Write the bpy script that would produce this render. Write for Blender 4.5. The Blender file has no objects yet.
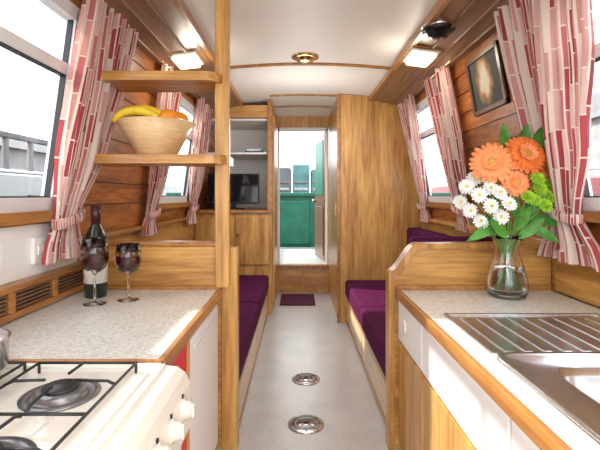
import bpy, bmesh, math, random
from mathutils import Vector, Matrix
random.seed(7)
S=bpy.context.scene
try:
    S.view_settings.view_transform='Standard'; S.view_settings.look='None'; S.view_settings.exposure=.27
except Exception as e: print(e)

# ------------------------------------------------------------ materials
def base(name):
    m=bpy.data.materials.new(name); m.use_nodes=True
    nt=m.node_tree; b=nt.nodes['Principled BSDF']; return m,nt,b
def mat(name,col,rough=.5,metal=0,trans=0,ior=1.45,emit=None,es=0,bump=0,bs=40,var=0.04,coat=0,spec=None):
    m,nt,b=base(name); N=nt.nodes; L=nt.links
    b.inputs['Roughness'].default_value=rough; b.inputs['Metallic'].default_value=metal
    b.inputs['Transmission Weight'].default_value=trans; b.inputs['IOR'].default_value=ior
    b.inputs['Coat Weight'].default_value=coat
    if spec is not None: b.inputs['Specular IOR Level'].default_value=spec
    b.inputs['Base Color'].default_value=(*col,1)
    if emit: b.inputs['Emission Color'].default_value=(*emit,1); b.inputs['Emission Strength'].default_value=es
    if trans==0 and var>0:
        tc=N.new('ShaderNodeTexCoord'); n=N.new('ShaderNodeTexNoise'); n.inputs['Scale'].default_value=bs; n.inputs['Detail'].default_value=4
        r=N.new('ShaderNodeValToRGB'); r.color_ramp.elements[0].position=.3; r.color_ramp.elements[1].position=.7
        r.color_ramp.elements[0].color=(*[c*(1-var) for c in col],1); r.color_ramp.elements[1].color=(*[min(1,c*(1+var)) for c in col],1)
        L.new(tc.outputs['Object'],n.inputs['Vector']); L.new(n.outputs['Fac'],r.inputs['Fac']); L.new(r.outputs['Color'],b.inputs['Base Color'])
        if bump>0:
            bp=N.new('ShaderNodeBump'); bp.inputs['Strength'].default_value=bump; bp.inputs['Distance'].default_value=.01
            L.new(n.outputs['Fac'],bp.inputs['Height']); L.new(bp.outputs['Normal'],b.inputs['Normal'])
    return m
def wood(name,dark,light,scale,rough=.35,island=0.0,knots=False,coat=.2,p0=.3,p1=.72):
    m,nt,b=base(name); N=nt.nodes; L=nt.links
    tc=N.new('ShaderNodeTexCoord'); mp=N.new('ShaderNodeMapping'); mp.inputs['Scale'].default_value=scale
    L.new(tc.outputs['Object'],mp.inputs['Vector'])
    vec=mp.outputs['Vector']
    geo=N.new('ShaderNodeNewGeometry')
    if island>0:
        ad=N.new('ShaderNodeVectorMath'); ad.operation='ADD'
        sc=N.new('ShaderNodeMath'); sc.operation='MULTIPLY'; sc.inputs[1].default_value=37
        L.new(geo.outputs['Random Per Island'],sc.inputs[0]); L.new(vec,ad.inputs[0]); L.new(sc.outputs[0],ad.inputs[1]); vec=ad.outputs[0]
    n=N.new('ShaderNodeTexNoise'); n.inputs['Scale'].default_value=1; n.inputs['Detail'].default_value=5; n.inputs['Distortion'].default_value=.9
    L.new(vec,n.inputs['Vector'])
    f=N.new('ShaderNodeTexNoise'); f.inputs['Scale'].default_value=5; f.inputs['Detail'].default_value=3
    L.new(vec,f.inputs['Vector'])
    mx=N.new('ShaderNodeMath'); mx.operation='MULTIPLY_ADD'; mx.inputs[1].default_value=.45
    s2=N.new('ShaderNodeMath'); s2.operation='MULTIPLY'; s2.inputs[1].default_value=.58
    L.new(n.outputs['Fac'],s2.inputs[0]); L.new(f.outputs['Fac'],mx.inputs[0]); L.new(s2.outputs[0],mx.inputs[2])
    r=N.new('ShaderNodeValToRGB'); e=r.color_ramp.elements
    e[0].position=p0; e[0].color=(*dark,1); e[1].position=p1; e[1].color=(*light,1)
    L.new(mx.outputs[0],r.inputs['Fac']); col=r.outputs['Color']
    if island>0:
        h=N.new('ShaderNodeHueSaturation'); mr=N.new('ShaderNodeMapRange')
        mr.inputs['To Min'].default_value=1-island; mr.inputs['To Max'].default_value=1+island
        L.new(geo.outputs['Random Per Island'],mr.inputs['Value']); L.new(mr.outputs[0],h.inputs['Value']); L.new(col,h.inputs['Color']); col=h.outputs['Color']
    if knots:
        mp2=N.new('ShaderNodeMapping'); mp2.inputs['Scale'].default_value=(3,3.2,8)
        v=N.new('ShaderNodeTexVoronoi'); v.inputs['Scale'].default_value=1
        L.new(tc.outputs['Object'],mp2.inputs['Vector']); L.new(mp2.outputs[0],v.inputs['Vector'])
        kr=N.new('ShaderNodeValToRGB'); k=kr.color_ramp.elements; k[0].position=.05; k[0].color=(.28,.14,.08,1); k[1].position=.13; k[1].color=(1,1,1,1)
        L.new(v.outputs['Distance'],kr.inputs['Fac'])
        mm=N.new('ShaderNodeMix'); mm.data_type='RGBA'; mm.blend_type='MULTIPLY'; mm.inputs['Factor'].default_value=.8
        L.new(col,mm.inputs[6]); L.new(kr.outputs['Color'],mm.inputs[7]); col=mm.outputs[2]
    L.new(col,b.inputs['Base Color']); b.inputs['Roughness'].default_value=rough; b.inputs['Coat Weight'].default_value=coat; b.inputs['Coat Roughness'].default_value=.2
    return m

PINE=wood('pine_planks',(.17,.042,.008),(.54,.185,.036),(14,1.6,14),island=.25,knots=True,p0=.36,p1=.64,coat=.12)
OAKV=wood('oak_vertical',(.34,.145,.030),(.66,.365,.105),(9,9,.9),p0=.38,p1=.62)
OAKX=wood('oak_cross',(.36,.15,.031),(.66,.355,.10),(1.2,12,14),p0=.38,p1=.62)
OAKY=wood('oak_length',(.34,.145,.030),(.64,.34,.095),(14,1.2,14),p0=.38,p1=.62)
LTY=wood('blond_length',(.55,.37,.19),(.80,.62,.38),(14,1.2,14))
EDGE=wood('edge_oak',(.24,.09,.020),(.50,.225,.058),(14,1.3,14),p0=.36,p1=.66)
DARKB=wood('brown_board',(.13,.06,.030),(.32,.17,.09),(14,1.2,14),rough=.4)
DARKW=wood('dark_door_wood',(.07,.03,.02),(.16,.08,.05),(9,9,1))
BOWLW=wood('bowl_wood',(.60,.37,.16),(.82,.58,.31),(5,5,30))
CEIL=mat('ceiling_cream',(.84,.82,.77),.5,var=.01)
WHITE=mat('white_laminate',(.87,.87,.86),.35,var=.01)
CREAM=mat('cream_enamel',(.80,.78,.70),.18,var=.005,coat=.4)
WPANEL=mat('white_wall_panel',(.88,.88,.87),.45,var=.01)
FRIDGE=mat('fridge_white',(.83,.85,.87),.3,var=.005)
RED=mat('red_panel',(.62,.03,.05),.45,var=.05)
PURP=mat('purple_velvet',(.085,.008,.052),.9,bump=.4,bs=60,var=.4,spec=.15)
RUG=mat('rug_purple',(.09,.012,.045),.95,bump=.5,bs=120,var=.3)
STEEL=mat('stainless',(.62,.63,.64),.24,metal=1,var=.03)
CHROME=mat('chrome',(.8,.8,.8),.1,metal=1,var=0)
BRASS=mat('brass',(.72,.50,.22),.25,metal=1,var=.03)
ALU=mat('window_aluminium',(.72,.74,.76),.3,var=.01)
BLACK=mat('black_iron',(.02,.02,.022),.4,var=.05)
BLK2=mat('black_plastic',(.012,.012,.014),.2,var=.02)
SCREEN=mat('tv_screen',(.006,.007,.01),.06,var=0)
OGLASS=mat('house_glass',(.04,.045,.05),.3,var=.1)
BURN=mat('burner_grey',(.22,.22,.23),.35,metal=.7,var=.05)
GLASS=mat('clear_glass',(1,1,1),.0,trans=1,ior=1.45)
WATER=mat('water_clear',(.95,1,.97),0,trans=1,ior=1.33)
WINE=mat('red_wine',(.05,.002,.006),.2,var=0,spec=.1)
BOTTLE=mat('bottle_dark_glass',(.012,.016,.01),.05,var=0,coat=.3)
LABEL=mat('label_paper',(.80,.77,.68),.6,var=.03)
CAPSULE=mat('bottle_capsule',(.05,.01,.012),.3,var=.03)
LAMP=mat('lamp_lens',(1,.9,.7),.3,emit=(1,.78,.40),es=1.6,var=0)
ORANGE=mat('gerbera_orange',(.88,.20,.04),.55,var=.2)
ORANGE2=mat('gerbera_peach',(.92,.30,.11),.55,var=.15)
GCEN=mat('gerbera_centre',(.60,.30,.06),.7,var=.4,bs=150)
PW=mat('petal_white',(.82,.82,.80),.6,var=.02,spec=.1)
YEL=mat('yellow_centre',(.65,.60,.08),.6)
LIME=mat('lime_mum',(.36,.62,.04),.6,var=.2)
LEAF=mat('leaf_green',(.07,.24,.03),.5,var=.4,bs=25)
STEM=mat('stem_green',(.16,.36,.07),.5,var=.2)
BANANA=mat('banana_yellow',(.88,.62,.04),.45,var=.08)
ORNG=mat('orange_fruit',(.90,.32,.02),.45,bump=.3,bs=150)
APPLE=mat('apple_green',(.50,.60,.08),.3,var=.15,bs=20)
GREENP=mat('green_paint_and_reflection',(.006,.11,.07),.4,var=.2,bs=6)
TEAL=mat('teal_metal',(.07,.16,.17),.6,var=.4,bs=4)
GREY=mat('grey_deck',(.30,.32,.32),.7,var=.15,bs=10)
CONC=mat('quay_concrete',(.20,.20,.19),.9,var=.2,bs=1)
BRICK=mat('far_render',(.24,.245,.25),.9,var=.15,bs=2)
ROOF=mat('roof_slate',(.10,.105,.115),.8,var=.2,bs=3)
NAVY=mat('hull_navy',(.03,.05,.07),.4,var=.1)
BOATW=mat('boat_cabin_grey',(.22,.25,.26),.4,var=.1)
MAROON=mat('cabin_maroon',(.14,.02,.025),.4,var=.1)
BLUE=mat('blue_cloth',(.03,.12,.4),.7,var=.1)

def window_glass():
    m=bpy.data.materials.new('window_pane'); m.use_nodes=True; nt=m.node_tree; N=nt.nodes; L=nt.links
    N.clear(); o=N.new('ShaderNodeOutputMaterial'); t=N.new('ShaderNodeBsdfTransparent'); g=N.new('ShaderNodeBsdfGlossy'); g.inputs['Roughness'].default_value=.02
    mx=N.new('ShaderNodeMixShader'); mx.inputs[0].default_value=.05
    L.new(t.outputs[0],mx.inputs[1]); L.new(g.outputs[0],mx.inputs[2]); L.new(mx.outputs[0],o.inputs[0]); return m
PANE=window_glass()

def counter_mat():
    m,nt,b=base('counter_laminate'); N=nt.nodes; L=nt.links
    tc=N.new('ShaderNodeTexCoord'); n=N.new('ShaderNodeTexNoise'); n.inputs['Scale'].default_value=90; n.inputs['Detail'].default_value=6; n.inputs['Distortion'].default_value=.8
    r=N.new('ShaderNodeValToRGB'); e=r.color_ramp.elements; e[0].position=.34; e[0].color=(.56,.565,.52,1); e[1].position=.58; e[1].color=(.78,.775,.73,1)
    L.new(tc.outputs['Object'],n.inputs['Vector']); L.new(n.outputs['Fac'],r.inputs['Fac']); L.new(r.outputs[0],b.inputs['Base Color'])
    b.inputs['Roughness'].default_value=.25; return m
COUNTER=counter_mat()
def floor_mat():
    m,nt,b=base('floor_vinyl'); N=nt.nodes; L=nt.links
    tc=N.new('ShaderNodeTexCoord'); n=N.new('ShaderNodeTexNoise'); n.inputs['Scale'].default_value=60; n.inputs['Detail'].default_value=5
    n2=N.new('ShaderNodeTexNoise'); n2.inputs['Scale'].default_value=5; n2.inputs['Detail'].default_value=3
    ad=N.new('ShaderNodeMath'); ad.operation='MULTIPLY_ADD'; ad.inputs[1].default_value=.5
    sc=N.new('ShaderNodeMath'); sc.operation='MULTIPLY'; sc.inputs[1].default_value=.5
    L.new(tc.outputs['Object'],n.inputs[0]); L.new(tc.outputs['Object'],n2.inputs[0]); L.new(n2.outputs['Fac'],sc.inputs[0]); L.new(n.outputs['Fac'],ad.inputs[0]); L.new(sc.outputs[0],ad.inputs[2])
    r=N.new('ShaderNodeValToRGB'); e=r.color_ramp.elements; e[0].position=.35; e[0].color=(.50,.49,.48,1); e[1].position=.65; e[1].color=(.64,.63,.61,1)
    L.new(ad.outputs[0],r.inputs['Fac']); L.new(r.outputs[0],b.inputs['Base Color']); b.inputs['Roughness'].default_value=.28; return m
FLOOR=floor_mat()
def curtain_mat():
    m,nt,b=base('curtain_fabric'); N=nt.nodes; L=nt.links
    uv=N.new('ShaderNodeUVMap'); sp=N.new('ShaderNodeSeparateXYZ'); L.new(uv.outputs[0],sp.inputs[0])
    def M(op,a,bv=None,c=None):
        n=N.new('ShaderNodeMath'); n.operation=op
        for i,x in enumerate((a,bv,c)):
            if x is None: continue
            if isinstance(x,(int,float)): n.inputs[i].default_value=x
            else: L.new(x,n.inputs[i])
        return n.outputs[0]
    u=M('MULTIPLY',sp.outputs[0],50); col=M('FLOOR',u)
    wn=N.new('ShaderNodeTexWhiteNoise'); wn.noise_dimensions='1D'; L.new(col,wn.inputs['W'])
    v=M('MULTIPLY_ADD',wn.outputs['Value'],7.3,M('MULTIPLY',sp.outputs[1],7.5)); row=M('FLOOR',v)
    cb=N.new('ShaderNodeCombineXYZ'); L.new(col,cb.inputs[0]); L.new(row,cb.inputs[1])
    w2=N.new('ShaderNodeTexWhiteNoise'); w2.noise_dimensions='2D'; L.new(cb.outputs[0],w2.inputs['Vector'])
    val=M('ADD',M('MULTIPLY',w2.outputs['Value'],.5),M('MULTIPLY',wn.outputs['Value'],.5))
    r=N.new('ShaderNodeValToRGB'); r.color_ramp.interpolation='CONSTANT'; e=r.color_ramp.elements
    cr=(.82,.70,.62,1)
    e[0].position=0; e[0].color=cr
    e[1].position=.26; e[1].color=(.66,.34,.31,1)
    for p,c in ((.40,(.46,.075,.085,1)),(.52,(.74,.50,.45,1)),(.60,(.55,.17,.18,1)),(.70,(.33,.05,.07,1)),(.80,(.70,.40,.36,1))):
        x=e.new(p); x.color=c
    L.new(val,r.inputs['Fac'])
    gap=M('MAXIMUM',M('GREATER_THAN',M('FRACT',u),.68),M('GREATER_THAN',M('FRACT',v),.96))
    mx=N.new('ShaderNodeMix'); mx.data_type='RGBA'; L.new(gap,mx.inputs['Factor']); L.new(r.outputs[0],mx.inputs[6]); mx.inputs[7].default_value=cr
    L.new(mx.outputs[2],b.inputs['Base Color']); b.inputs['Roughness'].default_value=.85
    t=N.new('ShaderNodeBsdfTranslucent'); L.new(mx.outputs[2],t.inputs['Color'])
    ms=N.new('ShaderNodeMixShader'); ms.inputs[0].default_value=.25
    L.new(b.outputs[0],ms.inputs[1]); L.new(t.outputs[0],ms.inputs[2]); L.new(ms.outputs[0],N['Material Output'].inputs[0])
    return m
CURT=curtain_mat()

# ------------------------------------------------------------ builder
class B:
    def __init__(s): s.bm=bmesh.new(); s.m=[]; s.uv=s.bm.loops.layers.uv.new('UVMap')
    def mi(s,m):
        if m not in s.m: s.m.append(m)
        return s.m.index(m)
    def box(s,x0,x1,y0,y1,z0,z1,m,bev=0,rot=None,seg=2):
        i=s.mi(m); r=bmesh.ops.create_cube(s.bm,size=1); vs=r['verts']
        c=Vector(((x0+x1)/2,(y0+y1)/2,(z0+z1)/2))
        for v in vs: v.co=Vector((v.co.x*(x1-x0),v.co.y*(y1-y0),v.co.z*(z1-z0)))
        if rot is not None:
            for v in vs: v.co=rot@v.co
        for v in vs: v.co+=c
        fs={f for v in vs for f in v.link_faces}
        for f in fs: f.material_index=i
        if bev>0:
            es=list({e for v in vs for e in v.link_edges})
            rr=bmesh.ops.bevel(s.bm,geom=es,offset=bev,segments=seg,profile=.5,affect='EDGES',clamp_overlap=True,material=i)
            for f in rr['faces']:
                f.material_index=i
                if seg>=3: f.smooth=True
    def quadstrip(s,grid,m,smooth=True,uvs=None,closed=False):
        i=s.mi(m); vs=[[s.bm.verts.new(p) for p in row] for row in grid]
        nr=len(vs); nc=len(vs[0])
        for a in range(nr-1):
            for b in range(nc if closed else nc-1):
                b2=(b+1)%nc
                try: f=s.bm.faces.new((vs[a][b],vs[a][b2],vs[a+1][b2],vs[a+1][b]))
                except ValueError: continue
                f.material_index=i; f.smooth=smooth
                if uvs:
                    for l,(p,q) in zip(f.loops,((a,b),(a,b2),(a+1,b2),(a+1,b))): l[s.uv].uv=uvs[p][q]
        return vs
    def cap(s,ring,m):
        try:
            f=s.bm.faces.new(ring); f.material_index=s.mi(m)
        except ValueError: pass
    def lathe(s,prof,loc,m,seg=36,M=None,smooth=True,sx=1,sy=1):
        g=[]
        for r,z in prof:
            row=[]
            for k in range(seg):
                a=2*math.pi*k/seg; p=Vector((max(r,1e-5)*math.cos(a)*sx,max(r,1e-5)*math.sin(a)*sy,z))
                if M is not None: p=M@p
                row.append(p+Vector(loc))
            g.append(row)
        vs=s.quadstrip(g,m,smooth,closed=True)
        if prof[0][0]>1e-4: s.cap(vs[0][::-1],m)
        if prof[-1][0]>1e-4: s.cap(vs[-1],m)
    def tube(s,pts,r,m,seg=8):
        pts=[Vector(p) for p in pts]; g=[]; n=len(pts)
        for k,p in enumerate(pts):
            t=(pts[min(k+1,n-1)]-pts[max(k-1,0)]).normalized()
            up=Vector((0,0,1)) if abs(t.z)<.9 else Vector((1,0,0))
            a=t.cross(up).normalized(); b=t.cross(a).normalized()
            rr=r[k] if isinstance(r,(list,tuple)) else r
            g.append([p+a*rr*math.cos(2*math.pi*q/seg)+b*rr*math.sin(2*math.pi*q/seg) for q in range(seg)])
        vs=s.quadstrip(g,m,True,closed=True); s.cap(vs[0][::-1],m); s.cap(vs[-1],m)
    def prism(s,poly,y0,y1,m,plane='xz'):
        f=(lambda p,y:(p[0],y,p[1])) if plane=='xz' else ((lambda p,y:(p[0],p[1],y)) if plane=='xy' else (lambda p,y:(y,p[0],p[1])))
        a=[s.bm.verts.new(f(p,y0)) for p in poly]; b=[s.bm.verts.new(f(p,y1)) for p in poly]; i=s.mi(m)
        fs=[s.bm.faces.new(a[::-1]),s.bm.faces.new(b)]
        for k in range(len(poly)):
            k2=(k+1)%len(poly); fs.append(s.bm.faces.new((a[k],a[k2],b[k2],b[k])))
        for x in fs: x.material_index=i
    def end(s,name,parent=None):
        bmesh.ops.recalc_face_normals(s.bm,faces=s.bm.faces)
        me=bpy.data.meshes.new(name); s.bm.to_mesh(me); s.bm.free()
        for m in s.m: me.materials.append(m)
        o=bpy.data.objects.new(name,me); S.collection.objects.link(o)
        if parent: o.parent=parent
        return o
def empty(name):
    o=bpy.data.objects.new(name,None); S.collection.objects.link(o); return o

# ------------------------------------------------------------ shell
def WX(side,z):
    return -1.05+(z-1)*.136 if side<0 else 1.20-(z-1)*.18
ZB=[1.0,1.15]+[1.15+.115*i for i in range(1,8)]+[2.12]
WIN={-1:[(.70,1.80),(3.05,3.92)],1:[(.65,1.78),(3.05,3.88)]}
Y0,YE=-.8,5.3
for side,nm in ((-1,'wall_left'),(1,'wall_right')):
    b=B(); th=.03*side
    for k in range(len(ZB)-1):
        z0,z1=ZB[k]+.004,ZB[k+1]-.004
        segs=[]; cur=Y0
        if 1<=k<=7:
            for a,c in WIN[side]: segs.append((cur,a)); cur=c
        segs.append((cur,YE))
        for a,c in segs:
            p=[(WX(side,z0),z0),(WX(side,z1),z1),(WX(side,z1)+th,z1),(WX(side,z0)+th,z0)]
            b.prism(p,a,c,PINE)
        for a,c in segs:
            o=.010*side
            b.prism([(WX(side,ZB[k])+o,ZB[k]),(WX(side,ZB[k+1])+o,ZB[k+1]),(WX(side,ZB[k+1])+o*2.5,ZB[k+1]),(WX(side,ZB[k])+o*2.5,ZB[k])],a,c,DARKW)
    xa=WX(side,1.0)
    b.box(min(xa,xa+th),max(xa,xa+th),Y0,YE,0,1.0,OAKY)
    b.end(nm)
b=B()
b.box(-1.05,-.26,YE,YE+.05,0,2.16,OAKV); b.box(.38,1.2,YE,YE+.05,0,2.16,OAKV)
b.box(-.26,.38,YE,YE+.05,2.03,2.2,OAKV); b.box(-.26,.38,YE,YE+.05,0,.33,OAKV)
for x0,x1 in ((-.24,.05),(.07,.36)):
    b.box(x0,x1,YE-.012,YE,.04,.29,OAKX,.004)
b.box(-.26,.38,YE-.05,YE+.06,.32,.345,EDGE,.006)
b.end('wall_back')
b=B()
b.box(-1.05,1.2,Y0,YE,-.04,0,FLOOR); b.end('floor')
def CZ(x): return 2.165-.085*(x-.06)**2
b=B(); xs=[-.93+i*(1.96/24) for i in range(25)]
poly=[(x,CZ(x)) for x in xs]+[(x,CZ(x)+.03) for x in xs[::-1]]
b.prism(poly,Y0,YE,CEIL); o=b.end('ceiling')
for n,(yy,x0,x1) in enumerate(((3.15,-.56,.68),(4.12,-.27,.37),(4.65,-.27,.37),(1.05,-.56,.68))):
    b=B(); xx=[x0+(x1-x0)*i/16 for i in range(17)]
    b.prism([(x,CZ(x)-.012) for x in xx]+[(x,CZ(x)) for x in xx[::-1]],yy-.017,yy+.017,EDGE); b.end('trim_%d'%(n+1))
for side,nm in ((-1,'trim_board_left'),(1,'trim_board_right')):
    b=B(); xi=-.56 if side<0 else .68; xo=WX(side,2.06)
    zi,zo=CZ(xi)-.005,2.055
    ye=4.05 if side>0 else 4.3
    b.prism([(xi,zi-.03),(xi,zi),(xo,zo+.03),(xo,zo-.02)],Y0,ye,DARKB)
    b.prism([(xi-.012*side,zi-.045),(xi-.012*side,zi+.0),(xi+.015*side,zi-.0),(xi+.015*side,zi-.045)],Y0,ye,EDGE)
    for t in (.35,.62,.88):
        x=xi+(xo-xi)*t; z=zi-.03+(zo-.02-zi+.03)*t
        b.box(x-.008,x+.008,Y0,ye,z-.012,z,DARKB)
    b.end(nm)
b=B(); 
b.box(WX(-1,1)-.0,WX(-1,1)+.05,2.10,4.28,.975,1.0,EDGE,.005); b.end('trim_gunwale_left')
b=B(); b.box(1.14,1.2,.3,4.04,.965,.995,OAKY,.005); b.box(1.166,1.2,.3,1.95,.767,.965,OAKY); b.end('trim_gunwale_right')
wi=0
for side in (-1,1):
    for (a,c) in WIN[side]:
        wi+=1; b=B(); z0,z1=1.15,1.955
        def sx(z,o): return WX(side,z)-side*o
        def bar(ya,yb,za,zb,o0=-.03,o1=.018,m=ALU):
            b.prism([(sx(za,o0),za),(sx(za,o1),za),(sx(zb,o1),zb),(sx(zb,o0),zb)],ya,yb,m)
        fw=.04
        bar(a-.01,c+.01,z0-.012,z0+fw); bar(a-.01,c+.01,z1-fw,z1+.012)
        bar(a-.01,a+fw,z0,z1); bar(c-fw,c+.01,z0,z1)
        bar(a,c,1.69,1.735,-.02,.012)
        bar(a+fw,c-fw,1.684,1.69,-.014,.008,BLACK); bar(a+fw,c-fw,z0+fw,z0+fw+.006,-.014,.008,BLACK)
        bar(c-fw-.006,c-fw,z0+fw,z1-fw,-.014,.008,BLACK)
        if c-a>1: bar((a+c)/2-.015,(a+c)/2+.015,z0,1.70,-.02,.012)
        bar(a+fw,c-fw,z0+fw,z1-fw,-.012,-.009,PANE)
        bar(a-.05,a-.008,z0-.05,z1+.05,-.0,.012,EDGE); bar(c+.008,c+.05,z0-.05,z1+.05,0,.012,EDGE)
        bar(a-.05,c+.05,z0-.055,z0-.012,0,.05,EDGE); bar(a-.05,c+.05,z1+.012,z1+.045,0,.012,EDGE)
        b.end('window_%d'%wi)

b=B()
b.box(-.255,-.225,YE-.01,YE+.06,.345,2.03,WHITE,.004); b.box(.345,.375,YE-.01,YE+.06,.345,2.03,WHITE,.004); b.box(-.255,.375,YE-.01,YE+.06,1.99,2.03,WHITE,.004)
Rz=Matrix.Rotation(.16,3,'Z')
b.box(.285,.325,YE+.08,YE+.70,.36,2.0,DARKW,.006,rot=Rz)
b.box(.272,.283,YE+.14,YE+.66,.43,1.05,DARKW,.004,rot=Rz); b.box(.276,.283,YE+.16,YE+.64,1.2,1.9,GREENP,.004,rot=Rz)  # upper door pane coloured green in place of a reflection
b.lathe([(.012,0),(.012,.03),(.025,.035),(.02,.05),(0,.052)],(.25,YE+.62,1.12),BRASS,16,Matrix.Rotation(-math.pi/2,3,'Y'))
b.end('door_1')

# ------------------------------------------------------------ cabinets far end
b=B()
def xr(z): return (1.2 if z<=1 else WX(1,z))-.003
b.prism([(.38,0),(xr(0),0),(xr(1),1.0),(xr(2.06),2.06),(.95,CZ(.95)-.004),(.66,CZ(.66)-.004),(.38,CZ(.38)-.004)],4.05,5.295,OAKV)
b.box(.368,.398,4.035,4.07,0,2.145,EDGE,.004)
b.box(.372,.38,4.12,5.2,.1,2.0,OAKV,.003)
b.box(.36,.372,4.18,4.2,1.0,1.12,BRASS,.003)
b.end('wardrobe')
b=B()
b.box(-1.045,-.26,4.32,5.29,0,1.02,OAKV); b.box(-1.045,-.25,4.28,5.29,1.02,1.05,EDGE,.005)
b.box(-.285,-.26,4.3,5.29,1.05,2.15,OAKV)
b.box(-.305,-.255,4.285,4.31,1.05,2.15,EDGE,.003)
b.box(-.9,-.285,5.0,5.02,1.05,2.12,WHITE)
b.box(-.93,-.285,4.33,5.0,1.61,1.63,WHITE,.003); b.box(-.92,-.285,4.33,5.0,1.95,1.97,WHITE,.003)
b.box(-.9,-.285,4.3,4.33,1.975,2.10,OAKX,.003)
b.box(-1.02,-.64,4.302,4.32,.50,.98,OAKV,.006); b.box(-.62,-.29,4.302,4.32,.50,.98,OAKV,.006)
b.lathe([(.006,0),(.006,.015),(.014,.02),(0,.028)],(-.6,4.302,.8),BRASS,12,Matrix.Rotation(math.pi/2,3,'X'))
b.box(-.258,-.238,4.35,4.85,.08,2.0,OAKV,.004)
b.end('shelf_cabinet')
b=B()
b.box(-.93,-.40,4.42,4.45,1.11,1.42,BLK2,.008); b.box(-.915,-.415,4.417,4.42,1.13,1.405,SCREEN)
b.box(-.69,-.64,4.44,4.46,1.06,1.12,BLK2); b.lathe([(.12,0),(.12,.01),(.03,.02),(0,.02)],(-.665,4.45,1.051),BLK2,24,sy=.6)
b.end('television')
b=B(); b.box(-.56,-.36,4.5,4.7,1.631,1.66,BLUE,.008); b.box(-.54,-.38,4.5,4.68,1.66,1.685,WHITE,.006); b.end('folded_cloth_stack')

# ------------------------------------------------------------ benches
def bench(name,xa,xb,y0,y1,side):
    lo,hi=min(xa,xb),max(xa,xb); b=B()
    ins=.015*side
    b.box(min(xa+ins,xb),max(xa+ins,xb),y0,y1,0.0,.262,LTY)
    e0,e1=sorted((xa,xa+ins)); b.box(e0,e1,y0,y1,.225,.262,EDGE,.003)
    b.box(e0,e1,y0,y1,.0,.035,EDGE,.003)
    mid=(y0+y1)/2
    for (p,q) in ((y0+.03,mid-.02),(mid+.02,y1-.03)):
        b.box(e0+.002,e1-.002,p,q,.045,.215,LTY,.005)
    for (p,q) in ((y0+.005,mid-.004),(mid+.004,y1-.005)):
        c0,c1=sorted((xa-.012*side,xb-.16*side)); b.box(c0,c1,p,q,.263,.41,PURP,.028,seg=4)
        c0,c1=sorted((xb-.155*side,xb-.01*side)); b.box(c0,c1,p,q,.263,.90 if side>0 else .72,PURP,.035,seg=4)
    b.end(name)
bench('bench_seat',-.30,-1.04,2.10,4.27,-1)
bench('bench_seat',.45,1.165,2.10,4.03,1)
b=B(); b.box(.56,.99,2.12,2.22,.415,.99,PURP,.03,seg=4); b.end('back_cushion')

# ------------------------------------------------------------ partitions
b=B()
b.box(-1.045,-.36,2.03,2.075,0,.955,OAKX)
b.box(-1.045,-.35,2.02,2.085,.955,.98,EDGE,.008)
b.box(-.362,-.285,2.02,2.085,0,.955,OAKV,.006)
b.end('partition_panel')
b=B()
pts=[(1.195,0),(.44,0),(.44,.82)]
crv=[]
for k in range(13):
    t=k/12; s_=t*t*(3-2*t); crv.append((.44+.13*t,.83+.13*s_))
b.prism(pts+crv+[(1.195,.96)],2.03,2.07,OAKX)
out=[(.425,0),(.425,.83)]+[(x-.012,z+.012) for x,z in crv]+[(1.195,.978)]
inn=[(1.195,.955)]+[(x+.012,z-.012) for x,z in crv[::-1]]+[(.452,.82),(.452,0)]
b.prism(out+inn,2.01,2.085,OAKV)
b.end('partition_panel')

# ------------------------------------------------------------ post and shelves
b=B()
b.box(-.385,-.318,1.985,2.018,.77,2.13,OAKV,.006)
def shelf(x0,x1,z,y0,y1):
    r=.09; pl=[(x0,y0),(x1-r,y0)]+[(x1-r+r*math.sin(a),y0+r-r*math.cos(a)) for a in [math.pi/2*k/8 for k in range(1,9)]]+[(x1,y1),(x0,y1)]
    b.prism(pl,z-.02,z+.02,OAKX,'xy')
shelf(-.88,-.345,1.735,1.92,2.16); shelf(-.945,-.325,1.362,1.92,2.16)
b.end('wall_shelf_unit')

# ------------------------------------------------------------ left galley
b=B()
b.box(-1.03,-.375,1.15,2.018,.728,.76,COUNTER,.002)
b.box(-.375,-.355,1.145,2.018,.722,.763,EDGE,.005)
b.box(-1.03,-.36,1.136,1.15,.722,.763,EDGE,.004)
b.box(-.98,-.36,1.995,2.019,.76,.775,EDGE,.003)
b.box(-.40,-.368,1.15,1.43,.0,.72,RED,.004)
b.box(-.40,-.362,1.42,1.445,.0,.722,OAKV,.003)
b.box(-1.03,-.40,1.15,1.17,0,.728,OAKX)
b.end('counter_left')
b=B()
b.box(-.98,-.41,1.46,1.99,.02,.715,FRIDGE,.008)
b.box(-.408,-.368,1.462,1.988,.06,.70,FRIDGE,.012,seg=3)
b.box(-.368,-.360,1.52,1.93,.655,.672,ALU,.003)
b.box(-.44,-.40,1.47,1.98,.0,.055,BLK2,.003)
b.end('refrigerator')
b=B()
b.box(-1.045,-.985,.4,2.02,.766,.79,EDGE,.003); b.box(-1.045,-.985,.4,2.02,.862,.885,EDGE,.003)
b.box(-1.045,-1.005,.4,2.02,.79,.862,BLACK)
for k in range(7):
    y=.4+k*.268; b.box(-1.04,-.985,y,y+.03,.79,.862,EDGE,.002)
for k in range(5):
    z=.797+k*.014; b.box(-1.01,-.992,.4,2.02,z,z+.005,DARKB)
b.end('vent_grille')
b=B(); b.box(-1.049,-1.035,.3,2.02,.885,1.085,WPANEL,.002); b.end('trim_splashback')
for (ya,yb) in ((1.66,1.75),(1.40,1.49)):
    b=B(); b.box(-1.035,-1.018,ya,yb,.93,1.035,WHITE,.005); b.box(-1.018,-1.012,ya+.02,ya+.04,.965,1.0,WHITE,.003); b.box(-1.018,-1.012,yb-.04,yb-.02,.965,1.0,WHITE,.003)
    b.lathe([(.004,0),(.004,.002),(0,.003)],(-1.018,(ya+yb)/2,.945),CHROME,8,Matrix.Rotation(math.pi/2,3,'Y'))
    b.end('wall_socket')

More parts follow.
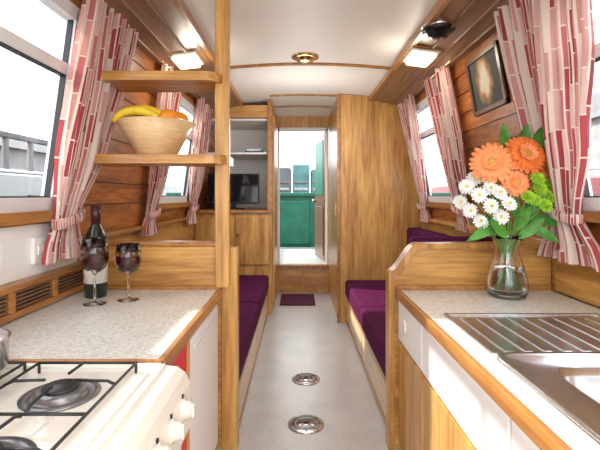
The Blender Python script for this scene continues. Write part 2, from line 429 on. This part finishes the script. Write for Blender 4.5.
# cooker
b=B()
b.box(-.98,-.36,.40,1.128,.02,.74,CREAM,.006)
b.box(-.98,-.345,.40,1.128,.738,.752,CREAM,.006)
for (x0,x1,y0,y1) in ((-.98,-.345,1.108,1.128),(-.98,-.96,.4,1.128),(-.362,-.345,.4,1.128)):
    b.box(x0,x1,y0,y1,.748,.762,CREAM,.006)
b.prism([(-.36,.755),(-.315,.75),(-.295,.735),(-.283,.71),(-.275,.61),(-.285,.60),(-.36,.60)],.40,1.128,CREAM)
b.box(-.36,-.30,.42,1.115,.12,.59,CREAM,.01); b.box(-.299,-.292,.5,1.03,.2,.48,SCREEN)
b.tube([(-.30,.48,.545),(-.26,.5,.55),(-.26,1.03,.55),(-.30,1.05,.545)],.009,CHROME)
R=Matrix.Rotation(math.pi/2-.1,3,'Y')
for k in range(6):
    y=1.05-k*.095
    b.lathe([(.026,0),(.026,.004),(.021,.006),(.018,.020),(.014,.023),(0,.024)],(-.281,y,.675),CREAM,20,R)
    b.box(-.262,-.253,y-.004,y+.004,.658,.690,CREAM,.002)
    b.box(-.2835,-.279,y-.004,y+.004,.704,.712,BLACK)
GZ=.777
for (x,y,rr) in ((-.53,.96,.052),(-.53,.70,.062),(-.81,.96,.062),(-.81,.70,.052)):
    b.lathe([(rr+.028,.752),(rr+.03,.756),(rr+.012,.756),(rr+.01,.753),(rr,.753),(rr,.764),(rr-.006,.768),(rr*.5,.769)],(x,y,0),BURN,32)
    b.lathe([(rr*.72,.767),(rr*.72,.773),(rr*.66,.776),(0,.777)],(x,y,0),BLACK,32)
    for k in range(4):
        a=math.pi/2*k
        dx,dy=math.cos(a),math.sin(a)
        b.tube([(x+dx*.035,y+dy*.035,GZ+.01),(x+dx*.105,y+dy*.105,GZ+.008),(x+dx*.122,y+dy*.122,GZ)],.0035,BLACK)
for x in (-.53,-.81):
    q=.122
    b.tube([(x-q,.57,GZ),(x-q,1.085,GZ)],.0035,BLACK); b.tube([(x+q,.57,GZ),(x+q,1.085,GZ)],.0035,BLACK)
    for y in (.575,.83,1.083): b.tube([(x-q,y,GZ),(x+q,y,GZ)],.0035,BLACK)
    for y in (.575,1.083):
        for d in (-q,q): b.tube([(x+d,y,.752),(x+d,y,GZ)],.0035,BLACK)
b.end('gas_cooker')
b=B(); o=(-.797,.985,.790)
b.lathe([(.100,0),(.112,.006),(.114,.070),(.117,.072),(.110,.074),(.03,.086),(0,.087)],o,STEEL,40)
b.lathe([(.006,.086),(.008,.10),(.018,.108),(.014,.118),(0,.12)],o,BLK2,20)
b.tube([(-.85,.885,.845),(-.88,.78,.855),(-.90,.67,.86)],[.01,.012,.010],BLK2,10)
b.end('saucepan')

# ------------------------------------------------------------ right galley
b=B()
xf=.46; HX0,HX1,HY0,HY1=.63,.98,.58,1.12
for (x0,x1,y0,y1) in ((xf+.015,1.165,HY1,2.008),(xf+.015,HX0,.35,HY1),(HX1,1.165,.35,HY1),(HX0,HX1,.35,HY0)):
    b.box(x0,x1,y0,y1,.728,.76,COUNTER)
b.box(xf-.005,xf+.015,.35,2.008,.718,.763,EDGE,.005)
b.box(xf,1.165,1.985,2.009,.76,.78,EDGE,.003)
b.box(xf+.03,xf+.05,.35,2.008,0,.728,OAKX)
for (y0,y1) in ((1.62,1.995),(.95,1.61),(.36,.94)):
    b.box(xf+.005,xf+.03,y0,y1,.535,.715,WHITE,.004)
    b.box(xf+.008,xf+.03,y0,y1,.06,.52,OAKV,.005)
    if y1>1.7:
        b.lathe([(.001,0),(.022,.001),(.026,.005),(.024,.010),(.012,.013),(0,.013)],(xf+.005,1.85,.63),CREAM,24,Matrix.Rotation(-math.pi/2,3,'Y'),sx=1.3)
b.end('counter_right')
b=B()
def sup(cx,cy,a,c,n,z,N=64):
    r=[]
    for k in range(N):
        t=2*math.pi*(k+.5)/N; ct,st=math.cos(t),math.sin(t)
        rr=(abs(ct)**n+abs(st)**n)**(-1/n); 
        r.append((cx+a*ct*rr,cy+c*st*rr,z))
    return r
cx,cy=.805,.85
g=[sup(cx,cy,.275,.335,30,.761),sup(cx,cy,.272,.332,30,.769),sup(cx,cy,.262,.322,30,.767),sup(cx,cy,.255,.315,24,.763),sup(cx,cy,.172,.262,6,.762),sup(cx,cy,.165,.255,6,.757),sup(cx,cy,.160,.250,6,.73),sup(cx,cy,.15,.24,5,.64),sup(cx,cy,.125,.215,4,.62),sup(cx,cy,.03,.03,2,.615)]
vs=b.quadstrip(g,STEEL,True,closed=True); b.cap(vs[-1],BLACK)
b.box(.53,1.09,1.17,1.57,.7605,.764,STEEL,.001)
for (x0,x1,y0,y1) in ((.53,.545,1.17,1.57),(1.075,1.09,1.17,1.57),(.53,1.09,1.555,1.57)):
    b.box(x0,x1,y0,y1,.762,.770,STEEL,.003)
for k in range(9):
    x=.585+k*.055; b.box(x-.012,x+.012,1.19,1.52,.762,.7675,STEEL,.0025)
b.lathe([(.028,0),(.028,.01),(.016,.02),(.014,.07),(0,.07)],(1.03,.9,.765),CHROME,20)
b.tube([(1.03,.9,.83),(1.03,.9,.92),(1.01,.9,.95),(.96,.9,.965),(.91,.9,.95),(.89,.9,.92)],.01,CHROME,12)
b.end('kitchen_sink')

# ------------------------------------------------------------ curtains
def curtain(name,side,rows,off=.035,amp=.05,folds=8,tie=1.10,ph=0):
    b=B(); n=56; m=folds*12; g=[]; uv=[]
    zt,zb=rows[0][0],rows[-1][0]
    def itp(z):
        for k in range(len(rows)-1):
            a,c=rows[k],rows[k+1]
            if a[0]>=z>=c[0]-1e-6:
                t=(a[0]-z)/(a[0]-c[0]); t=t*t*(3-2*t)*.5+t*.5
                return a[1]+(c[1]-a[1])*t, a[2]+(c[2]-a[2])*t, a[3]+(c[3]-a[3])*t
        return rows[-1][1:4]
    for j in range(n+1):
        z=zt+(zb-zt)*j/n; y0,y1,k=itp(z); r=[];q=[]
        for i in range(m+1):
            u=i/m; w=.5+.5*math.sin(2*math.pi*folds*u+ph+.5*math.sin(z*4+u*5))
            w*=.7+.3*math.sin(u*13+ph*3)
            x=WX(side,max(z,1.0))-side*(off+amp*k*w+.008*math.sin(u*9+z*3))
            y=y0+(y1-y0)*(u+.25/folds*math.sin(4*math.pi*folds*u+z*4)*.35)
            r.append((x,y,z)); q.append((u,j/n))
        g.append(r); uv.append(q)
    b.quadstrip(g,CURT,True,uv)
    y0,y1,k=itp(tie); yc=(y0+y1)/2; a=(y1-y0)/2+.012; xc=WX(side,tie)-side*(off+.02)
    gg=[];uu=[]
    for z in (tie-.022,tie-.012,tie+.012,tie+.022):
        e=0 if abs(z-tie)>.02 else .006
        gg.append([(xc+(.038+e)*math.cos(t),yc+(a+e)*math.sin(t),z+.02*math.sin(t)) for t in [2*math.pi*q/28 for q in range(28)]]); uu.append([(q/28*.8,(z-tie)*2+.5) for q in range(28)])
    b.quadstrip(gg,CURT,True,uu,closed=True)
    b.end(name)
curtain('curtain',-1,[(2.06,1.70,2.24,1),(1.75,1.68,2.20,1.1),(1.40,1.68,2.10,1),(1.10,1.73,1.92,.7),(.93,1.66,2.0,1)],folds=9,tie=1.10,off=.045)
curtain('curtain',-1,[(2.06,2.72,3.12,1),(1.6,2.74,3.12,1.1),(1.3,2.80,3.08,1),(1.08,2.84,3.0,.6),(.93,2.74,3.06,1)],folds=7,tie=1.08,ph=1)
curtain('curtain',-1,[(2.06,3.70,4.22,1),(1.6,3.74,4.22,1),(1.25,3.88,4.20,.9),(1.08,3.96,4.16,.6),(.93,3.86,4.2,1)],folds=7,tie=1.08,ph=2)
curtain('curtain',1,[(2.05,1.38,1.99,1),(1.75,1.44,1.99,1.1),(1.40,1.56,1.96,1),(1.12,1.70,1.90,.7),(.92,1.56,1.99,1)],folds=10,tie=1.12,off=.05,amp=.06,ph=.5)
curtain('curtain',1,[(2.05,2.76,3.24,1),(1.6,2.76,3.20,1.1),(1.3,2.82,3.16,1),(1.10,2.92,3.10,.6),(.95,2.80,3.14,1)],folds=7,tie=1.1,ph=1.4)
curtain('curtain',1,[(2.05,3.56,4.02,1),(1.6,3.62,4.02,1),(1.3,3.72,4.0,.9),(1.10,3.82,3.97,.6),(.96,3.74,4.01,1)],folds=7,tie=1.1,ph=.3)
for side,(a,c) in ((-1,(.6,2.28)),(-1,(2.68,4.25)),(1,(.6,2.04)),(1,(2.70,4.03))):
    b=B(); x=WX(side,2.05)-side*.05; b.tube([(x,a,2.045),(x,c,2.045)],.008,BRASS)
    for y in (a+.03,c-.03): b.tube([(x,y,2.045),(x+side*.055,y,2.045)],.006,BRASS)
    b.end('curtain_rail')

# ------------------------------------------------------------ fixtures
def striplamp(xc,yc,z,tilt):
    b=B(); r=Matrix.Rotation(tilt,3,'Y')
    b.box(xc-.095,xc+.095,yc-.14,yc+.14,z-.018,z,EDGE,.006,rot=r)
    b.box(xc-.085,xc+.085,yc-.13,yc+.13,z-.03,z-.018,ALU,.006,rot=r)
    b.box(xc-.070,xc+.070,yc-.11,yc+.11,z-.055,z-.028,LAMP,.012,rot=r)
    b.end('ceiling_strip_lamp')
striplamp(-.71,2.74,2.088,-.12); striplamp(.765,2.68,2.085,.12)
b=B(); b.lathe([(.085,2.092),(.085,2.07),(.07,2.058),(.062,2.058),(.05,2.038),(.03,2.032),(0,2.03)],(.745,2.28,0),BLK2,28); b.lathe([(.092,2.094),(.092,2.08),(.08,2.078)],(.745,2.28,0),CHROME,28); b.end('ceiling_ventilator')
b=B(); z=CZ(.05)
b.lathe([(.095,z+.002),(.095,z-.008),(.075,z-.014),(.06,z-.016),(.055,z-.034),(.05,z-.038),(0,z-.040)],(.05,3.0,0),BRASS,32)
b.end('ceiling_vent')
for (x,y,r) in ((.052,2.80,.092),(.042,2.25,.095)):
    b=B(); b.lathe([(r,0.0),(r,.004),(r*.92,.006),(r*.5,.006),(r*.48,.009),(0,.010)],(x,y,0),STEEL,36)
    b.lathe([(r*.66,.0062),(r*.64,.0075),(r*.55,.0075),(r*.53,.0062)],(x,y,0),BURN,36)
    for k in range(8):
        a=k*math.pi/4; b.lathe([(.006,.006),(.006,.008),(0,.009)],(x+r*.80*math.cos(a),y+r*.80*math.sin(a),0),BURN,10)
    b.lathe([(.016,.009),(.016,.012),(0,.013)],(x,y,0),BLACK,16)
    b.end('floor_fitting')
b=B(); b.box(-.20,.19,4.66,5.16,.001,.014,RUG,.004); b.end('door_mat')
b=B()
def pf(y0,y1,z0,z1,o0,o1,m):
    b.prism([(WX(1,z0)-o0,z0),(WX(1,z0)-o1,z0),(WX(1,z1)-o1,z1),(WX(1,z1)-o0,z1)],y0,y1,m)
def pmat():
    m,nt,bs=base('framed_print'); N=nt.nodes; L=nt.links
    tc=N.new('ShaderNodeTexCoord'); mp=N.new('ShaderNodeMapping'); mp.inputs['Location'].default_value=(0,-2.40*7,-1.84*5); mp.inputs['Scale'].default_value=(0,7,5)
    L.new(tc.outputs['Object'],mp.inputs[0]); n=N.new('ShaderNodeTexNoise'); n.inputs['Scale'].default_value=3; 
    g=N.new('ShaderNodeVectorMath'); g.operation='LENGTH'; L.new(mp.outputs[0],g.inputs[0]); L.new(mp.outputs[0],n.inputs['Vector'])
    ad=N.new('ShaderNodeMath'); ad.operation='MULTIPLY_ADD'; ad.inputs[1].default_value=.5; L.new(n.outputs['Fac'],ad.inputs[0]); L.new(g.outputs['Value'],ad.inputs[2])
    r=N.new('ShaderNodeValToRGB'); e=r.color_ramp.elements; e[0].position=.55; e[0].color=(.8,.74,.6,1); e[1].position=1.0; e[1].color=(.10,.11,.10,1)
    x=e.new(.75); x.color=(.5,.28,.12,1)
    L.new(ad.outputs[0],r.inputs[0]); L.new(r.outputs[0],bs.inputs['Base Color']); bs.inputs['Roughness'].default_value=.6; bs.inputs['Specular IOR Level'].default_value=.1; return m
y0,y1,z0,z1=2.18,2.58,1.67,1.985
pf(y0,y1,z0,z1,.0,.01,pmat())
for q in ((y0,y1,z0,z0+.022),(y0,y1,z1-.022,z1),(y0,y0+.025,z0,z1),(y1-.025,y1,z0,z1)): pf(*q,.0,.022,DARKW)
b.end('picture_frame')

# ------------------------------------------------------------ bottle, glasses
b=B(); k=.39/.31
prof=[(.034,0),(.037,.004),(.037,.19),(.034,.21),(.022,.235),(.0145,.25),(.014,.285),(.016,.287),(.016,.298),(.014,.31),(0,.31)]
b.lathe([(r*k,z*k) for r,z in prof],(-.875,1.86,.761),BOTTLE,36)
b.lathe([(.0376*k,.05*k),(.0376*k,.14*k)],(-.875,1.86,.761),LABEL,36)
b.lathe([(.0155*k,.25*k),(.0165*k,.312*k),(0,.313*k)],(-.875,1.86,.761),CAPSULE,24)
b.end('wine_bottle')
def wineglass(x,y,h,rb):
    b=B(); z=.761; o=(x,y,z); s=h
    b.lathe([(rb*.8,0),(rb*.8,.003),(rb*.3,.006),(.006,.012),(.0045,.03),(.0045,.44*s),(.012,.47*s),(rb*.75,.55*s),(rb,.68*s),(rb*.96,.82*s),(rb*.82,s),(rb*.80,s),(rb*.94,.82*s),(rb*.97,.68*s),(rb*.72,.56*s),(.008,.49*s),(0,.485*s)],o,GLASS,32)
    b.lathe([(0,.492*s),(.010,.495*s),(rb*.71,.565*s),(rb*.96,.68*s),(rb*.945,.78*s),(0,.78*s)],o,WINE,32)
    b.end('wine_glass')
wineglass(-.82,1.735,.265,.055); wineglass(-.71,1.80,.235,.054)

# ------------------------------------------------------------ fruit bowl
fb=empty('fruit_bowl'); o=(-.665,2.03,1.3825)
b=B(); b.lathe([(.085,0),(.092,.004),(.125,.07),(.18,.155),(.175,.158),(.165,.15),(.115,.07),(.075,.015),(0,.012)],o,BOWLW,48); b.end('bowl',fb)
b=B()
for j in range(5):
    pts=[];rad=[]
    for k in range(13):
        t=k/12; a=-1.15+2.3*t
        pts.append((-.725+.115*math.sin(a)+.012*j,1.93+j*.036,1.512+.085*math.cos(a)-.012*abs(j-1.5)))
        rad.append(max(.005,.022*math.sin(math.pi*(.08+.84*t))**.5) if 0<k<12 else .006)
    b.tube(pts,rad,BANANA,10)
b.end('bananas',fb)
def sph(b,c,r,m,sz=1):
    b.lathe([(r*math.sin(math.pi*k/14),-r*sz*math.cos(math.pi*k/14)) for k in range(15)],c,m,24)
b=B(); sph(b,(-.59,1.96,1.55),.043,ORNG,.95); sph(b,(-.565,2.05,1.555),.043,ORNG,.95); sph(b,(-.67,2.04,1.49),.045,ORNG,.95); b.end('oranges',fb)
b=B(); sph(b,(-.64,2.12,1.55),.042,APPLE,.9); b.tube([(-.64,2.12,1.585),(-.637,2.12,1.60)],.002,BLACK); b.end('apple',fb)

# ------------------------------------------------------------ vase with flowers
fv=empty('flower_vase'); vx,vy,vz=.905,1.86,.7615
b=B()
b.lathe([(.06,0),(.075,.004),(.083,.03),(.082,.07),(.066,.13),(.048,.185),(.046,.205),(.058,.245),(.073,.27),(.071,.271),(.055,.245),(.043,.205),(.045,.185),(.062,.13),(.078,.07),(.079,.03),(.07,.012),(0,.010)],(vx,vy,vz),GLASS,40); b.end('vase',fv)
b=B(); b.lathe([(0,.0125),(.069,.0135),(.077,.031),(.076,.07),(.0615,.127),(0,.127)],(vx,vy,vz),WATER,36); b.end('water',fv)
def frame(n):
    n=Vector(n).normalized(); return n.to_track_quat('Z','Y').to_matrix()
def petals(b,c,M,n,r0,r1,w,lift,m,a0=0,droop=0):
    for k in range(n):
        a=a0+2*math.pi*k/n+random.uniform(-.05,.05); ca,sa=math.cos(a),math.sin(a); L=r1*random.uniform(.93,1.03)
        rad=Vector((ca,sa,0)); tan=Vector((-sa,ca,0)); g=[]
        for t,ww in ((0,.35),(.3,.85),(.65,1),(.9,.7),(1,.15)):
            r=r0+(L-r0)*t; z=lift*t-droop*t*t
            g.append([Vector(c)+M@(rad*r+tan*(w*ww*q)+Vector((0,0,z+(.002 if q==0 else 0)))) for q in (-1,0,1)])
        b.quadstrip(g,m,True)
b=B()
gerb=[((.812,1.80,1.335),(-.35,-1,.35),.096,ORANGE2),((.950,1.79,1.37),(.1,-1,.40),.094,ORANGE),((.885,1.86,1.385),(-.1,-.7,.7),.078,ORANGE2),((1.045,1.85,1.325),(.6,-.9,.4),.078,ORANGE2),((.90,1.775,1.25),(0,-1,.1),.062,ORANGE2)]
for c,n,r,m in gerb:
    M=frame(n)
    petals(b,c,M,22,.01,r,r*.13,.012,m,0,.018); petals(b,Vector(c)+M@Vector((0,0,.004)),M,20,.01,r*.8,r*.12,.016,m,.1,.01); petals(b,Vector(c)+M@Vector((0,0,.007)),M,16,.008,r*.45,r*.08,.016,ORANGE2)
    b.lathe([(r*.26,.004),(r*.24,.012),(r*.12,.016),(0,.014)],c,GCEN,20,M)
b.end('gerberas',fv)
b=B()
white=[(.705,1.80,1.235),(.745,1.77,1.20),(.695,1.84,1.17),(.755,1.84,1.27),(.79,1.76,1.155),(.72,1.80,1.135),(.83,1.77,1.21),(.865,1.76,1.165),(.765,1.80,1.09),(.84,1.78,1.11),(.80,1.79,1.23)]
for c in white:
    n=(c[0]-.9+random.uniform(-.2,.2),-1,random.uniform(0,.5)); M=frame(n)
    petals(b,c,M,15,.004,.035,.0055,.006,PW,0,.006); petals(b,Vector(c)+M@Vector((0,0,.003)),M,11,.004,.022,.005,.010,PW,.2)
    b.lathe([(.007,.003),(.006,.011),(0,.012)],c,YEL,12,M)
b.end('white_daisies',fv)
b=B()
lime=[(1.00,1.78,1.225),(1.045,1.80,1.19),(.975,1.78,1.18),(1.06,1.83,1.24),(1.015,1.77,1.155),(1.08,1.86,1.16),(.945,1.77,1.19),(.985,1.77,1.265)]
for c in lime:
    n=(c[0]-.9,-1,.5); M=frame(n)
    for q,(r,l) in enumerate(((.034,.006),(.028,.014),(.02,.02),(.012,.024))): petals(b,c,M,14,.003,r,.005,l,LIME,q*.2)
    b.lathe([(.012,0),(.012,.012),(0,.018)],c,LIME,12,M)
b.end('green_mums',fv)
b=B()
for c in [g[0] for g in gerb]+white+lime:
    c=Vector(c); q=Vector((vx+(c.x-vx)*.22,vy+(c.y-vy)*.22,vz+.235)); e=Vector((vx-(c.x-vx)*.22,vy-(c.y-vy)*.3,vz+.03))
    mid=(q+c)/2+Vector((0,0,.02)); b.tube([c+Vector((0,.012,-.004)),mid,q,e],.0032,STEM,6)
def leaf(b,base_,d,L,w,droop,m=LEAF):
    base_=Vector(base_); d=Vector(d).normalized(); sd=d.cross(Vector((0,-1,.3))).normalized(); g=[]
    for k in range(9):
        t=k/8; ww=w*math.sin(math.pi*min(1,t*.93+.06))**.8
        c=base_+d*L*t+Vector((0,0,-droop*t*t)); g.append([c-sd*ww+Vector((0,-.006,0)),c,c+sd*ww+Vector((0,-.006,0))])
    b.quadstrip(g,m,True)
for p,d,L,w,dr in (((.95,1.86,1.36),(.25,-.1,1),.15,.03,.0),((.99,1.86,1.38),(.9,0,.7),.14,.03,.02),((.90,1.86,1.38),(-.1,0,1),.13,.024,0),((1.0,1.84,1.38),(.5,0,1),.14,.028,0),((1.02,1.85,1.25),(1,0,.15),.12,.03,.02),((.98,1.83,1.10),(1,-.1,.15),.14,.03,.05),((.96,1.80,1.06),(1,-.2,-.05),.12,.025,.05),((.84,1.80,1.06),(-1,-.2,.0),.15,.024,.05),((.86,1.82,1.08),(-1,0,.4),.15,.022,.06),((1.0,1.82,1.2),(1,0,.5),.12,.028,.03),((.90,1.79,1.05),(.2,-.3,.6),.12,.026,0),((.92,1.80,1.10),(-.4,-.2,1),.14,.026,0),((.96,1.80,1.12),(.5,-.2,1),.13,.03,0),((.88,1.80,1.02),(-.6,-.2,.5),.13,.024,0),((.92,1.80,1.02),(.8,-.2,.7),.13,.024,0),((.87,1.86,1.15),(-.5,0,1),.16,.03,0),((.93,1.87,1.2),(.1,0,1),.14,.035,0)):
    leaf(b,p,d,L,w,dr)
b.end('stems_and_leaves',fv)

# ------------------------------------------------------------ outside
b=B(); b.box(-60,60,-30,80,-.45,-.4,CONC); b.end('ground')
b=B(); b.box(-.7,.8,YE+.06,6.9,.28,.335,GREY); b.box(-.75,-.7,YE+.06,6.9,.28,.7,NAVY,.01); b.box(.8,.85,YE+.06,6.9,.28,.7,NAVY,.01)
b.end('foredeck')
b=B()
b.box(-2.2,2.6,7.4,9.4,-.3,1.2,GREENP,.02)
for k in range(8):
    x=-2.1+k*.6; b.box(x,x+.5,7.37,7.4,.35,1.1,GREENP,.015)
b.box(-2.25,2.65,7.33,9.45,1.18,1.24,GREENP,.01); b.box(-2.2,2.6,7.34,7.4,.2,.3,GREY,.01)
b.end('green_container')
b=B()
for k in range(9):
    x=-1.8+k*.42; h=.28+.14*((k*37)%5)/4
    b.box(x,x+.38,9.6,10.4,-.4,1.2+h+.30,TEAL if k%3 else ROOF,.03); b.box(x+.04,x+.34,9.58,9.6,1.3,1.36,GREY,.01); b.box(x+.04,x+.34,9.58,9.6,1.45,1.48,DARKW,.01)
b.end('storage_crates')
def house(name,x0,x1,y0,y1,h,rh,axis='y'):
    b=B(); b.box(x0,x1,y0,y1,-.4,h,BRICK)
    xm=(x0+x1)/2; b.prism([(x0-.3,h),(x1+.3,h),(xm,h+rh)],y0-.2,y1+.2,ROOF)
    xs_=x1 if x1<0 else x0; d=.03 if x1<0 else -.03; n=int((y1-y0)/2)
    for k in range(n):
        y=y0+.6+k*2
        for z in (1.0,) + ((3.2,) if h>4.5 else ()):
            b.box(min(xs_,xs_+d),max(xs_,xs_+d),y,y+.9,z,z+1.2,GREY,.01); b.box(min(xs_,xs_+1.5*d),max(xs_,xs_+1.5*d),y+.1,y+.8,z+.1,z+1.1,OGLASS)
    b.end(name)
house('boathouse',-17,-10.5,9,26,2.9,1.2); house('riverside_house',11,17,10,30,4,2)
def boat(x0,x1,y0,y1,m1,m2):
    b=B(); xm=(x0+x1)/2
    b.prism([(x0,y0),(x1,y0),(x1,y1-1.5),(xm,y1),(x0,y1-1.5)],-.4,.55,m1,'xy')
    w=.15; b.prism([(x0+w,.55),(x1-w,.55),(x1-w-.15,1.45),(xm,1.52),(x0+w+.15,1.45)],y0+1,y1-2.2,m2)
    n=int((y1-y0-3)/1.6)
    for k in range(n):
        y=y0+1.5+k*1.6
        for xx in (x0+w+.04,x1-w-.06): b.box(xx-.02,xx+.04,y,y+.7,.8,1.2,OGLASS,.01)
    b.tube([(xm-.5,y0+1.5,1.6),(xm-.5,y1-3,1.6)],.02,CHROME)
    b.end('narrowboat')
boat(-5.2,-3.3,2.5,16,NAVY,BOATW); boat(4.0,5.9,3,16,NAVY,MAROON)
b=B()
for k in range(6):
    y=7+k*.9; b.tube([(-6.6,y,-.4),(-6.6,y,2.6)],.07,ROOF,8)
b.box(-6.68,-6.52,6.8,11.8,2.5,2.62,ROOF,.01); b.box(-6.64,-6.56,6.8,11.8,1.7,1.78,ROOF,.01)
b.end('jetty_frame')

# ------------------------------------------------------------ lights
w=bpy.data.worlds.new('sky'); S.world=w; w.use_nodes=True; nt=w.node_tree
bg=nt.nodes['Background']; bg.inputs['Color'].default_value=(.92,.96,1,1); bg.inputs['Strength'].default_value=3.5
sun=bpy.data.lights.new('sun','SUN'); sun.energy=6; sun.angle=.03; sun.color=(1,.94,.83)
so=bpy.data.objects.new('sun',sun); S.collection.objects.link(so); so.rotation_euler=Vector((1,-.12,-.72)).to_track_quat('-Z','Y').to_euler()
def pl(n,loc,e,r=.06,c=(1,.9,.75)):
    l=bpy.data.lights.new(n,'POINT'); l.energy=e; l.shadow_soft_size=r; l.color=c; o=bpy.data.objects.new(n,l); o.location=loc; S.collection.objects.link(o)
pl('lamp_light_left',(-.66,2.74,1.96),2.5); pl('lamp_light_right',(.72,2.68,1.96),2.5)
pl('galley_fill',(.06,.3,1.7),12,.2,(1,.98,.95)); pl('saloon_fill',(.05,3.5,1.6),13,.2,(1,.97,.92)); pl('cabin_fill',(.05,-.5,1.6),15,.25,(1,.98,.95))  # unseen fill lights added to brighten the interior, no fixtures belong to them

cam=bpy.data.cameras.new('camera'); cam.sensor_width=36; cam.lens=430/600*36; cam.shift_x=2/600; cam.shift_y=-30/600; cam.clip_start=.02
co=bpy.data.objects.new('camera',cam); co.location=(0,0,1.2); co.rotation_euler=(math.pi/2,0,0); S.collection.objects.link(co); S.camera=co
